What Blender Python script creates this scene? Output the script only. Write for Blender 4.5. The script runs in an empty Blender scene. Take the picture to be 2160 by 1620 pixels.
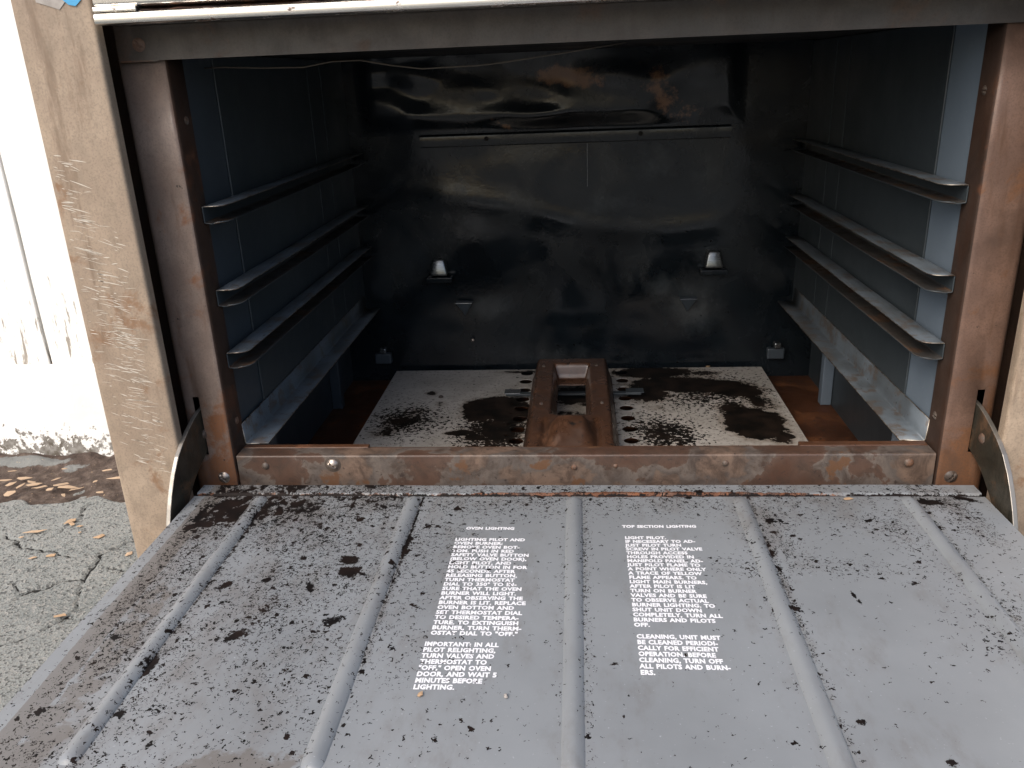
import bpy, math, random
import numpy as np
from mathutils import Matrix, Vector
random.seed(7); rng = np.random.default_rng(7)
R = math.radians
S = bpy.context.scene
COL = S.collection

# ---------------------------------------------------------------- camera
cam = bpy.data.cameras.new('camera'); co = bpy.data.objects.new('camera', cam); COL.objects.link(co)
CP = (0.0059, -0.7317, 0.3487); P, Y, RO = R(20.474), R(-4.9885), R(-2.3487)
f = Vector((math.sin(Y)*math.cos(P), math.cos(Y)*math.cos(P), -math.sin(P)))
r = Vector((math.cos(Y), -math.sin(Y), 0)); u = r.cross(f)
r2 = r*math.cos(RO) + u*math.sin(RO); u2 = -r*math.sin(RO) + u*math.cos(RO)
co.matrix_world = Matrix(((r2.x, u2.x, -f.x, CP[0]), (r2.y, u2.y, -f.y, CP[1]), (r2.z, u2.z, -f.z, CP[2]), (0, 0, 0, 1)))
cam.sensor_width = 36; cam.lens = 1743.6/2160*36; cam.clip_start = .01; cam.clip_end = 500
S.camera = co
# ---------------------------------------------------------------- sky, sun, exposure
SUN = Vector((-.46, -.72, .86)).normalized()
w = bpy.data.worlds.new('World'); S.world = w; w.use_nodes = True
nt = w.node_tree; bg = nt.nodes['Background']
sky = nt.nodes.new('ShaderNodeTexSky'); sky.sky_type = 'NISHITA'; sky.sun_disc = False
sky.sun_elevation = math.asin(SUN.z); sky.sun_rotation = math.atan2(SUN.x, SUN.y)
sky.air_density = 1.0; sky.dust_density = 4.0; sky.ozone_density = 1.0
nt.links.new(sky.outputs[0], bg.inputs[0]); bg.inputs[1].default_value = .15
sl = bpy.data.lights.new('sun', 'SUN'); sl.energy = 1.0; sl.angle = R(50); sl.color = (1, .95, .88)
so = bpy.data.objects.new('sun', sl); COL.objects.link(so); so.location = SUN*5
so.rotation_euler = (-SUN).to_track_quat('-Z', 'Y').to_euler()
S.view_settings.view_transform = 'Standard'; S.view_settings.look = 'None'
S.view_settings.exposure = .75; S.view_settings.gamma = 1

# ---------------------------------------------------------------- helpers
def tag(o, label=None, cat=None, group=None, kind=None):
    for k, v in (('label', label), ('category', cat), ('group', group), ('kind', kind)):
        if v: o[k] = v
    return o
def empty(name, loc, label, cat, group=None):
    o = bpy.data.objects.new(name, None); COL.objects.link(o); o.location = loc; o.empty_display_size = .05
    return tag(o, label, cat, group)
def root_of(p):
    while p.parent: p = p.parent
    return p
def mesh(name, V, F, mat, parent=None, smooth=False, bevel=0, attrs=None, seg=2, sharp=None):
    m = bpy.data.meshes.new(name)
    V = np.asarray(V, float)
    m.from_pydata(V.tolist(), [], F if isinstance(F, list) else F.tolist())
    mats = mat if isinstance(mat, (list, tuple)) else [mat]
    for a in mats: m.materials.append(a)
    if smooth: m.polygons.foreach_set('use_smooth', [True]*len(m.polygons))
    if attrs:
        for k, v in attrs.items():
            a = m.attributes.new(k, 'FLOAT', 'POINT'); a.data.foreach_set('value', np.asarray(v, float).ravel())
    m.update()
    o = bpy.data.objects.new(name, m); COL.objects.link(o)
    if parent is not None:
        o.parent = parent
        if parent.type == 'EMPTY': o.location = -parent.location     # mesh data stay in world coordinates
    if sharp is not None: m.set_sharp_from_angle(angle=R(sharp))
    if bevel:
        b = o.modifiers.new('bevel', 'BEVEL'); b.width = bevel; b.segments = seg; b.limit_method = 'ANGLE'; b.angle_limit = R(40)
    return o
def boxvf(x0, x1, y0, y1, z0, z1):
    V = [(x, y, z) for z in (z0, z1) for y in (y0, y1) for x in (x0, x1)]
    F = [[0, 2, 3, 1], [4, 5, 7, 6], [0, 1, 5, 4], [2, 6, 7, 3], [0, 4, 6, 2], [1, 3, 7, 5]]
    return V, F
def box(name, x, y, z, mat, parent=None, bevel=.0008, **k):
    V, F = boxvf(min(x), max(x), min(y), max(y), min(z), max(z))
    return mesh(name, V, F, mat, parent, bevel=bevel, **k)
def gridf(n, m, skip=None):
    i, j = np.meshgrid(np.arange(n-1), np.arange(m-1), indexing='ij')
    a = (i*m + j)
    F = np.stack([a, a+m, a+m+1, a+1], -1)
    if skip is not None: F = F[~skip]
    return F.reshape(-1, 4)
def prism(name, pts, axis, a, b, mat, parent=None, n=1, caps=True, **k):
    """closed 2D outline swept along axis from a to b"""
    V = []; L = len(pts)
    for t in np.linspace(a, b, n+1):
        for p, q in pts: V.append({'x': (t, p, q), 'y': (p, t, q), 'z': (p, q, t)}[axis])
    F = [[s*L+i, s*L+(i+1) % L, (s+1)*L+(i+1) % L, (s+1)*L+i] for s in range(n) for i in range(L)]
    if caps: F += [list(range(L))[::-1], [n*L+i for i in range(L)]]
    return mesh(name, V, F, mat, parent, **k)
def fillet(pts, rad, n=5):
    """round the corners of an open polyline (2D)"""
    out = [pts[0]]
    for i in range(1, len(pts)-1):
        p0, p, p1 = map(np.array, (pts[i-1], pts[i], pts[i+1]))
        a = (p0-p); b = (p1-p); la, lb = np.linalg.norm(a), np.linalg.norm(b)
        rr = min(rad if np.isscalar(rad) else rad[i-1], la*.49, lb*.49)
        A, B = p+a/la*rr, p+b/lb*rr
        for t in np.linspace(0, 1, n): out.append(tuple((1-t)**2*A + 2*t*(1-t)*p + t*t*B))
    out.append(pts[-1]); return out
def thicken(pts, t):
    """open polyline -> closed outline of thickness t (offset to the left)"""
    P_ = np.array(pts); T = np.gradient(P_, axis=0); T /= np.linalg.norm(T, axis=1)[:, None] + 1e-12
    N = np.stack([-T[:, 1], T[:, 0]], 1)
    return [tuple(p) for p in P_] + [tuple(p) for p in (P_+N*t)[::-1]]
def tube(name, pts, rad, mat, parent=None, n=8, closed_ends=True):
    pts = [Vector(p) for p in pts]; V = []; F = []
    for i, p in enumerate(pts):
        t = (pts[min(i+1, len(pts)-1)]-pts[max(i-1, 0)]).normalized()
        a = t.cross(Vector((0.13, .2, 1))).normalized(); b = t.cross(a)
        for k in range(n):
            an = 2*math.pi*k/n; V.append(p+(a*math.cos(an)+b*math.sin(an))*rad)
    for i in range(len(pts)-1):
        for k in range(n): F.append([i*n+k, i*n+(k+1) % n, (i+1)*n+(k+1) % n, (i+1)*n+k])
    F += [list(range(n))[::-1], [(len(pts)-1)*n+k for k in range(n)]]
    return mesh(name, [tuple(v) for v in V], F, mat, parent, smooth=True)
def screw(name, loc, nrm, rad, mat, parent, slot=True, ang=.6, dome=.38):
    """slotted dome head: polar height field"""
    nrm = Vector(nrm).normalized(); a = nrm.orthogonal().normalized(); b = nrm.cross(a)
    if abs(nrm.y) > .7: a = Vector((1, 0, 0)); b = Vector((0, 0, 1))
    V = []; F = []; n = 24; rs = [0, .2, .4, .6, .78, .92, 1.0, 1.0]
    hs = [1, .97, .88, .73, .52, .28, .1, -.12]
    ca, sa = math.cos(ang), math.sin(ang)
    for q, (rr, h) in enumerate(zip(rs, hs)):
        for k in range(n):
            an = 2*math.pi*k/n; x, y_ = rr*math.cos(an), rr*math.sin(an)
            hh = h
            if slot and abs(-sa*x+ca*y_) < .13 and q < 6: hh = min(h, .25)
            V.append(Vector(loc)+a*(x*rad)+b*(y_*rad)+nrm*(hh*rad*dome))
    for q in range(len(rs)-1):
        for k in range(n): F.append([q*n+k, (q+1)*n+k, (q+1)*n+(k+1) % n, q*n+(k+1) % n])
    return mesh(name, [tuple(v) for v in V], F, mat, parent, smooth=True, sharp=38)
def vnoise(x, y, s, seed=0, oct=3):
    """cheap value noise, numpy"""
    out = 0; amp = 1; tot = 0
    for o_ in range(oct):
        X = x*s*2**o_; Yy = y*s*2**o_; xi = np.floor(X).astype(int); yi = np.floor(Yy).astype(int); fx = X-xi; fy = Yy-yi
        fx = fx*fx*(3-2*fx); fy = fy*fy*(3-2*fy)
        def h(i, j):
            n = (i*374761393 + j*668265263 + (seed+o_*17)*144269) & 0x7fffffff
            n = ((n ^ (n >> 13))*1274126177) & 0x7fffffff
            return ((n ^ (n >> 16)) & 0xffff)/65535.
        v = (h(xi, yi)*(1-fx)+h(xi+1, yi)*fx)*(1-fy)+(h(xi, yi+1)*(1-fx)+h(xi+1, yi+1)*fx)*fy
        out = out+v*amp; tot += amp; amp *= .5
    return out/tot
def sst(a, b, x):
    t = np.clip((x-a)/(b-a), 0, 1); return t*t*(3-2*t)
def blobs(x, y, L):
    """soft union of rotated elliptic patches (x, y, rx, ry, angle, strength)"""
    g = np.zeros_like(x)
    for bx_, by_, rx, ry, an, st in L:
        c, s = math.cos(an), math.sin(an); dx, dy = x-bx_, y-by_
        q = ((dx*c+dy*s)/rx)**2+((-dx*s+dy*c)/ry)**2
        g = np.maximum(g, st*np.exp(-q*.9))
    return g

# ---------------------------------------------------------------- material kit
class Mat:
    def __init__(s, name, rough=.5, metal=0, spec=.5):
        s.m = bpy.data.materials.new(name); s.m.use_nodes = True; s.t = s.m.node_tree
        s.b = s.t.nodes['Principled BSDF']; s.b.inputs['Roughness'].default_value = rough
        s.b.inputs['Metallic'].default_value = metal; s.b.inputs['Specular IOR Level'].default_value = spec
        s.co = s.t.nodes.new('ShaderNodeTexCoord').outputs['Object']
        s.sep = None
    def n(s, typ, **k):
        nd = s.t.nodes.new(typ)
        for a, v in k.items(): setattr(nd, a, v)
        return nd
    def put(s, sock, v):
        if hasattr(v, 'is_linked') or isinstance(v, bpy.types.NodeSocket): s.t.links.new(v, sock)
        else:
            if isinstance(v, tuple) and len(v) == 3 and sock.type == 'RGBA': v = (*v, 1)
            sock.default_value = v
    def xyz(s, i):
        if s.sep is None: s.sep = s.n('ShaderNodeSeparateXYZ'); s.put(s.sep.inputs[0], s.co)
        return s.sep.outputs[i]
    def vec(s, scale=(1, 1, 1), rot=(0, 0, 0), loc=(0, 0, 0)):
        mp = s.n('ShaderNodeMapping'); s.put(mp.inputs[0], s.co)
        mp.inputs['Scale'].default_value = scale; mp.inputs['Rotation'].default_value = rot; mp.inputs['Location'].default_value = loc
        return mp.outputs[0]
    def noise(s, scale, detail=4, rough=.55, st=None, rot=(0, 0, 0), dist=0, loc=(0, 0, 0)):
        nd = s.n('ShaderNodeTexNoise'); nd.inputs['Scale'].default_value = scale; nd.inputs['Detail'].default_value = detail
        nd.inputs['Roughness'].default_value = rough; nd.inputs['Distortion'].default_value = dist
        s.put(nd.inputs['Vector'], s.vec(st or (1, 1, 1), rot, loc)); return nd.outputs['Fac']
    def vor(s, scale, feature='F1', st=None, out='Distance'):
        nd = s.n('ShaderNodeTexVoronoi', feature=feature); nd.inputs['Scale'].default_value = scale
        s.put(nd.inputs['Vector'], s.vec(st or (1, 1, 1))); return nd.outputs[out]
    def attr(s, name): return s.n('ShaderNodeAttribute', attribute_name=name).outputs['Fac']
    def op(s, o, a, b=0.0, c=None):
        nd = s.n('ShaderNodeMath', operation=o); s.put(nd.inputs[0], a); s.put(nd.inputs[1], b)
        if c is not None: s.put(nd.inputs[2], c)
        return nd.outputs[0]
    def thr(s, v, lo, hi, a=0.0, b=1.0):
        nd = s.n('ShaderNodeMapRange', interpolation_type='SMOOTHSTEP'); s.put(nd.inputs[0], v)
        s.put(nd.inputs[1], lo); s.put(nd.inputs[2], hi); s.put(nd.inputs[3], a); s.put(nd.inputs[4], b); return nd.outputs[0]
    def mix(s, fac, a, b):
        nd = s.n('ShaderNodeMix', data_type='RGBA'); s.put(nd.inputs[0], fac); s.put(nd.inputs[6], a); s.put(nd.inputs[7], b); return nd.outputs[2]
    def fmix(s, fac, a, b):
        nd = s.n('ShaderNodeMix', data_type='FLOAT'); s.put(nd.inputs[0], fac); s.put(nd.inputs[2], a); s.put(nd.inputs[3], b); return nd.outputs[0]
    def ramp(s, fac, stops):
        nd = s.n('ShaderNodeValToRGB'); s.put(nd.inputs[0], fac); e = nd.color_ramp.elements
        while len(e) < len(stops): e.new(.5)
        for x, (p, c) in zip(e, stops): x.position = p; x.color = (*c, 1)
        return nd.outputs[0]
    def specks(s, g, layers=((95, .46, .16), (210, .52, .42), (450, .58, 1.0), (820, .60, 1.3))):
        nz = s.n('ShaderNodeTexNoise'); nz.inputs['Scale'].default_value = 330; nz.inputs['Detail'].default_value = 4; s.put(nz.inputs['Vector'], s.co)
        v1 = s.n('ShaderNodeVectorMath', operation='SUBTRACT'); s.put(v1.inputs[0], nz.outputs['Color']); v1.inputs[1].default_value = (.5, .5, .5)
        v2 = s.n('ShaderNodeVectorMath', operation='SCALE'); s.put(v2.inputs[0], v1.outputs[0]); v2.inputs['Scale'].default_value = .009
        v3 = s.n('ShaderNodeVectorMath', operation='ADD'); s.put(v3.inputs[0], v2.outputs[0]); s.put(v3.inputs[1], s.co)
        out = None
        for sc, rad, pr in layers:
            nd = s.n('ShaderNodeTexVoronoi', voronoi_dimensions='2D'); nd.inputs['Scale'].default_value = sc; s.put(nd.inputs['Vector'], v3.outputs[0])
            sp = s.n('ShaderNodeSeparateColor'); s.put(sp.inputs[0], nd.outputs['Color'])
            r_ = s.op('MULTIPLY', s.op('POWER', sp.outputs[0], 1.6), rad)
            hit = s.op('LESS_THAN', sp.outputs[1], s.op('MULTIPLY', g, pr))
            k = s.op('MULTIPLY', hit, s.thr(s.op('SUBTRACT', r_, nd.outputs['Distance']), 0, .05))
            out = k if out is None else s.op('MAXIMUM', out, k)
        return out
    def bump(s, h, strength=.3, dist=.001):
        nd = s.n('ShaderNodeBump'); nd.inputs['Strength'].default_value = strength; nd.inputs['Distance'].default_value = dist
        s.put(nd.inputs['Height'], h); s.t.links.new(nd.outputs[0], s.b.inputs['Normal'])
    def out(s, col=None, rough=None, metal=None):
        if col is not None: s.put(s.b.inputs['Base Color'], col)
        if rough is not None: s.put(s.b.inputs['Roughness'], rough)
        if metal is not None: s.put(s.b.inputs['Metallic'], metal)
        return s.m

def rusty(name, a, b, rust, rough=.55, rust_at=.56, zr=None, dark=(.012, .010, .009), darkat=.70, spec=.4, bump=.35, grime=.6):
    """brown oxidised sheet steel: two tones, rust clouds (more of them where zr says), baked-on dark flecks"""
    m = Mat(name, rough, 0, spec)
    c = m.mix(m.thr(m.noise(14, 6, .6), .36, .64), a, b)
    c = m.mix(m.thr(m.noise(90, 4, .6, st=(1, 1, .5)), .40, .75), c, tuple(x*.72 for x in a))
    rn = m.noise(22, 6, .65, dist=.4)
    if zr: rn = m.op('ADD', rn, m.thr(m.xyz(2), zr[0], zr[1], zr[2], 0.0))
    rm = m.thr(rn, rust_at-.05, rust_at+.07)
    c = m.mix(rm, c, rust)
    sk = m.thr(m.noise(55, 6, .68, st=(1, 1, .14)), .52, .70)
    c = m.mix(m.op('MULTIPLY', sk, .55), c, tuple(x*.5 for x in rust))
    gr = m.thr(m.noise(9, 7, .72, dist=.5, loc=(3, 1, 2)), .48, .70)
    c = m.mix(m.op('MULTIPLY', gr, grime), c, tuple(x*.30 for x in a))
    c = m.mix(m.thr(m.noise(650, 2, .5), .42, .75, 0.0, .45), c, tuple(x*.45 for x in a))
    fl = m.thr(m.noise(130, 6, .68), darkat-.02, darkat+.02)
    c = m.mix(fl, c, dark)
    m.bump(m.noise(500, 3, .6), bump, .0004)
    return m.out(c, m.fmix(rm, m.thr(m.noise(40, 3), .3, .7, rough-.1, rough+.1), min(.9, rough+.25)))

def enamel(name, base, rough=.28, film=(.125, .112, .10), attr=True, flecks=.70, spec=.5, bumpy=.15):
    """grey stove enamel; attribute 'g' = baked soot density, 'b' = brown oil film, 'r' = rust"""
    m = Mat(name, rough, 0, spec)
    c = m.mix(m.thr(m.noise(6, 5, .6), .3, .7), base, tuple(x*.82 for x in base))
    c = m.mix(m.thr(m.noise(420, 2, .5), .70, .78), c, tuple(min(1, x*1.35) for x in base))
    rgh = m.thr(m.noise(9, 5, .6), .3, .7, rough-.06, rough+.1)
    if attr:
        g, bb, rr = m.attr('g'), m.attr('b'), m.attr('r')
        bn = m.op('ADD', bb, m.op('MULTIPLY', m.op('SUBTRACT', m.noise(60, 6, .65), .5), 1.6))
        bm = m.thr(bn, .42, .58); c = m.mix(m.op('MULTIPLY', bm, .78), c, film); rgh = m.fmix(bm, rgh, .42)
        rn = m.op('ADD', rr, m.op('MULTIPLY', m.op('SUBTRACT', m.noise(120, 5, .65), .5), 1.5))
        rm = m.thr(rn, .45, .55); c = m.mix(rm, c, m.ramp(m.noise(70, 4), [(.3, (.035, .014, .008)), (.62, (.16, .055, .018))])); rgh = m.fmix(rm, rgh, .7)
        hz = m.thr(m.op('ADD', m.noise(28, 7, .7, st=(1, .5, 1)), m.op('MULTIPLY', g, .22)), .50, .80); c = m.mix(m.op('MULTIPLY', hz, .55), c, (.115, .10, .088)); rgh = m.fmix(m.op('MULTIPLY', hz, .7), rgh, .5)
        # soot specks: discrete irregular flecks of three sizes, as many as the density says, and crust where it is thickest
        k = m.specks(g)
        crust = m.thr(m.op('SUBTRACT', m.noise(150, 5, .62, st=(1, .8, 1), dist=.5), m.op('SUBTRACT', .79, m.op('MULTIPLY', g, .27))), 0, .022)
        k = m.op('MAXIMUM', k, crust)
        sp = m.thr(m.op('ADD', m.attr('s'), m.op('MULTIPLY', m.op('SUBTRACT', m.noise(190, 6, .75), .5), 1.7)), .46, .52)
        k = m.op('MAXIMUM', k, sp)
        c = m.mix(k, c, m.ramp(m.noise(45, 4), [(.35, (.004, .0035, .0035)), (.7, (.016, .010, .008))])); rgh = m.fmix(k, rgh, .6); m.put(m.b.inputs['Specular IOR Level'], m.fmix(k, spec, .12))
        m.bump(m.op('ADD', m.op('MULTIPLY', k, 1.0), m.op('MULTIPLY', m.noise(700, 2), .12)), .5, .0006)
    else:
        m.bump(m.noise(35, 4, .5), bumpy, .002)
    return m.out(c, rgh)

MT = {}
MT['tan'] = rusty('tan_oxidised_panel', (.36, .28, .205), (.27, .205, .15), (.22, .13, .075), .55, .62, darkat=.735, grime=.28)
MT['jamb'] = rusty('brown_jamb', (.155, .094, .068), (.108, .066, .050), (.14, .064, .030), .46, .62, zr=(-.04, .11, .25), darkat=.69)
MT['jamb_dark'] = rusty('dark_brown_steel', (.055, .030, .020), (.035, .022, .016), (.09, .035, .016), .6, .6, darkat=.72)
MT['lintel'] = rusty('smoked_steel', (.070, .056, .046), (.052, .046, .041), (.078, .052, .038), .42, .62, darkat=.74)
MT['rust'] = rusty('rusted_iron', (.10, .044, .022), (.062, .030, .017), (.13, .052, .022), .40, .60, darkat=.66)
MT['cover'] = rusty('greasy_rusted_iron', (.072, .034, .019), (.042, .022, .014), (.095, .042, .020), .33, .60, darkat=.62, spec=.7, grime=.8, bump=.15)
MT['floor'] = rusty('rusted_floor', (.095, .034, .014), (.05, .02, .010), (.14, .05, .016), .6, .56, darkat=.64)
MT['sillface'] = None
def sill_mat():
    m = Mat('stained_sill', .4)
    n1 = m.noise(11, 7, .55, dist=.25)
    c = m.ramp(m.thr(n1, .30, .70), [(.12, (.066, .034, .022)), (.46, (.085, .052, .038)), (.49, (.125, .102, .086)), (.68, (.088, .074, .065)), (.73, (.115, .083, .064)), (.90, (.15, .102, .075))])
    c = m.mix(m.thr(m.noise(45, 7, .75, dist=.6), .42, .66, 0.0, .8), c, (.045, .03, .023))
    c = m.mix(m.thr(m.noise(120, 5, .7), .58, .68), c, (.035, .024, .02))
    c = m.mix(m.thr(m.noise(26, 5, .6, loc=(.3, .1, 0)), .62, .66), c, (.105, .055, .03))
    m.bump(m.noise(300, 5, .7), .5, .0006)
    return m.out(c, .42)
MT['sillface'] = sill_mat()
MT['door'] = enamel('door_enamel', (.225, .240, .250), .34)
MT['doorshell'] = enamel('door_shell', (.15, .155, .165), .35, attr=False)
MT['wall_in'] = enamel('oven_wall_enamel', (.038, .048, .055), .34, attr=False)
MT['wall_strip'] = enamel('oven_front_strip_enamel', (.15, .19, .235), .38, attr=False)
MT['strip_shaded'] = enamel('shaded_front_strip', (.048, .060, .072), .36, attr=False)  # darker copy of the strip enamel, shade of the left side painted in
MT['ceil'] = enamel('sooty_ceiling', (.02, .02, .022), .5, attr=False)
def back_mat(name, orange_refl, lo=.09):
    m = Mat(name, .2, 0, .34)
    c = m.mix(m.thr(m.noise(7, 6, .6), .35, .65), (.004, .0062, .0085), (.010, .0140, .0175))
    if orange_refl: c = m.mix(m.thr(m.op('ADD', m.attr('o'), m.op('MULTIPLY', m.op('SUBTRACT', m.noise(60, 6, .7), .5), 1.4)), .40, .75), c, (.20, .105, .055))  # orange reflection painted into the baffle colour
    if not orange_refl:
        wv = m.thr(m.op('ADD', m.attr('w'), m.op('MULTIPLY', m.op('SUBTRACT', m.noise(24, 7, .7), .5), 1.3)), .35, .95)
        c = m.mix(m.op('MULTIPLY', wv, .9), c, (.045, .052, .056))
    rg = m.thr(m.noise(9, 6, .65, dist=.6), .42, .60, lo, lo+.20)
    c = m.mix(m.thr(m.noise(150, 4, .6), .66, .72), c, (.004, .004, .004))
    m.bump(m.op('ADD', m.noise(240, 3, .6), m.op('MULTIPLY', m.noise(25, 3), 3.0)), .10, .0012)
    return m.out(c, rg)
MT['back'] = back_mat('glossy_black_back', False)
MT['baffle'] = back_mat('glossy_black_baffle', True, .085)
def rail_mat():
    m = Mat('rack_rail_enamel', .33)
    c = m.mix(m.thr(m.noise(18, 5), .35, .65), (.115, .138, .16), (.070, .082, .092))
    e = m.thr(m.noise(45, 6, .72), .50, .62); c = m.mix(m.op('MULTIPLY', e, .85), c, (.075, .058, .045))
    c = m.mix(m.thr(m.noise(200, 3), .66, .72), c, (.02, .016, .013))
    return m.out(c, .36)
MT['rail'] = rail_mat()
MT['rail_rust'] = rusty('rusty_rail_lip', (.060, .052, .046), (.045, .044, .042), (.08, .045, .026), .42, .56, darkat=.66)
def chip_edge():
    m = Mat('worn_edge_steel', .35, .8)
    c = m.mix(m.thr(m.noise(90, 5, .7), .45, .6), (.30, .27, .23), (.10, .065, .045)); return m.out(c, .45)
MT['edge'] = chip_edge()
def steel(name, c0, rough, metal=1.0, st=(1, 25, 25)):
    m = Mat(name, rough, metal)
    c = m.mix(m.thr(m.noise(30, 4, .6, st=st), .3, .7), c0, tuple(x*.8 for x in c0))
    return m.out(c, m.thr(m.noise(60, 3, .6, st=st), .3, .7, rough-.06, rough+.1))
def trim_mat():
    m = Mat('stainless_trim', .28, 1)
    c = m.mix(m.thr(m.noise(30, 4, .6, st=(1, 25, 25)), .3, .7), (.80, .78, .74), (.68, .66, .62))
    g = m.thr(m.noise(70, 6, .65, st=(.5, 1, 1)), .60, .66); c = m.mix(g, c, (.10, .05, .03))
    return m.out(c, m.fmix(g, .27, .7), m.fmix(g, 1.0, 0.0))
MT['trim'] = trim_mat()
MT['groove'] = rusty('greasy_groove', (.05, .03, .022), (.09, .06, .045), (.20, .09, .04), .6, .58, darkat=.6)
MT['screw'] = steel('screw_steel', (.42, .36, .31), .36, .85)
MT['screw_rust'] = rusty('rusty_screw', (.10, .08, .066), (.07, .054, .045), (.14, .07, .04), .45, .55)
MT['arm'] = rusty('dark_hinge_steel', (.034, .032, .024), (.06, .052, .040), (.13, .075, .042), .42, .57, darkat=.66, spec=.2)
MT['armrim'] = steel('worn_hinge_rim', (.30, .28, .25), .42, .8, st=(1, 1, 1))
def plate_mat():
    m = Mat('aluminised_plate', .48, .15)
    c = m.mix(m.thr(m.noise(16, 6, .65), .33, .68), (.56, .535, .50), (.44, .415, .38))
    c = m.mix(m.thr(m.noise(180, 4, .7), .50, .72), c, (.24, .215, .19))
    d = m.op('ADD', m.attr('s'), m.op('MULTIPLY', m.op('SUBTRACT', m.noise(75, 7, .72, dist=.3), .5), 1.0))
    k = m.thr(d, .47, .52)
    c = m.mix(m.thr(d, .22, .47, 0.0, .55), c, (.20, .155, .115))
    k = m.op('MAXIMUM', k, m.thr(m.op('SUBTRACT', m.noise(230, 4, .6), m.op('SUBTRACT', .735, m.op('MULTIPLY', m.attr('g'), .28))), 0, .02))
    c = m.mix(k, c, m.ramp(m.noise(40, 3), [(.4, (.006, .005, .004)), (.75, (.024, .016, .012))]))
    m.bump(m.op('ADD', k, m.op('MULTIPLY', m.noise(400, 2), .2)), .4, .0008)
    m.put(m.b.inputs['Specular IOR Level'], m.fmix(k, .5, .15)); return m.out(c, m.fmix(k, .45, .55), m.fmix(k, .15, 0.0))
MT['plate'] = plate_mat()
def text_mat():
    m = Mat('white_print', .5)
    k = m.op('MAXIMUM', m.specks(m.attr('g'), ((210, .52, .4), (450, .56, 1.0))), m.thr(m.noise(300, 5, .7), .66, .72))
    return m.out(m.mix(k, m.mix(m.noise(60, 4), (.84, .84, .86), (.72, .72, .74)), (.05, .04, .038)), .55)
MT['print'] = text_mat()
def wood_mat():
    m = Mat('white_painted_wood', .65)
    gr = m.noise(60, 6, .65, st=(1, 1, .06)); c = m.mix(m.thr(gr, .3, .7), (.80, .80, .78), (.74, .73, .70))
    fl = m.op('ADD', m.noise(110, 6, .7, st=(1, 1, .12)), m.thr(m.xyz(2), -.16, .10, .16, 0.0))
    c = m.mix(m.thr(fl, .69, .75), c, (.30, .27, .23))
    m.bump(gr, .3, .002); return m.out(c, .65)
MT['wood'] = wood_mat()
def skirt_mat():
    m = Mat('white_painted_footing', .7)
    fl = m.op('ADD', m.noise(55, 7, .7), m.thr(m.xyz(2), -.325, -.240, .25, 0.0))
    c = m.mix(m.thr(fl, .68, .73), m.mix(m.noise(9, 5), (.80, .80, .78), (.72, .72, .69)), m.ramp(m.noise(80, 4), [(.35, (.10, .085, .065)), (.65, (.27, .26, .24))]))
    m.bump(m.noise(90, 5), .3, .003); return m.out(c, .7)
MT['skirt'] = skirt_mat()
def asphalt_mat():
    m = Mat('weathered_asphalt', .85, 0, .3)
    c = m.mix(m.thr(m.noise(8, 5, .6), .3, .7), (.165, .178, .172), (.225, .235, .225))
    ag = m.vor(330, out='Color'); sp = m.n('ShaderNodeSeparateColor'); m.put(sp.inputs[0], ag)
    c = m.mix(m.thr(sp.outputs[0], .55, .9), c, (.25, .25, .235)); c = m.mix(m.thr(sp.outputs[1], .72, .95), c, (.085, .088, .085))
    k = m.thr(m.op('ADD', m.attr('crack'), m.op('MULTIPLY', m.op('SUBTRACT', m.noise(180, 4, .7), .5), .6)), .36, .58)
    c = m.mix(k, c, (.018, .018, .017))
    m.bump(m.op('ADD', m.vor(330), m.op('MULTIPLY', m.noise(900, 2), .5)), .55, .0022); return m.out(c, .9)
MT['asphalt'] = asphalt_mat()
def dirt_mat():
    m = Mat('damp_dirt', .85, 0, .3)
    c = m.ramp(m.noise(38, 7, .7), [(.30, (.035, .025, .02)), (.5, (.085, .062, .05)), (.68, (.16, .125, .10))])
    c = m.mix(m.thr(m.op('ADD', m.attr('grey'), m.op('MULTIPLY', m.op('SUBTRACT', m.noise(50, 6, .7), .5), 1.2)), .42, .6), c, (.19, .195, .185))
    c = m.mix(m.thr(m.noise(210, 3, .6, st=(.6, 1, 1)), .69, .73), c, (.48, .35, .22))
    m.bump(m.noise(170, 5, .7), .7, .005); return m.out(c, .9)
MT['dirt'] = dirt_mat()
def chip_mat(name, a, b):
    m = Mat(name, .65); return m.out(m.mix(m.noise(90, 4, st=(1, 4, 1)), a, b), .65)
MT['chip'] = chip_mat('pale_wood_chip', (.47, .35, .24), (.34, .23, .14))
MT['leaf'] = chip_mat('dry_orange_leaf', (.45, .31, .19), (.36, .23, .13))
MT['blue'] = chip_mat('blue_sticker_paper', (.05, .27, .50), (.07, .33, .56))
MT['scratch'] = chip_mat('bare_scratch', (.62, .58, .51), (.50, .44, .36))
MT['paper'] = chip_mat('torn_paper', (.45, .42, .38), (.12, .10, .09))
MT['dark'] = rusty('black_interior', (.012, .011, .010), (.018, .015, .013), (.03, .016, .010), .8, .62)
MT['clip'] = steel('shiny_clip', (.16, .17, .175), .2, .8)
MT['wire'] = steel('dull_wire', (.10, .085, .07), .5, .5)

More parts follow.
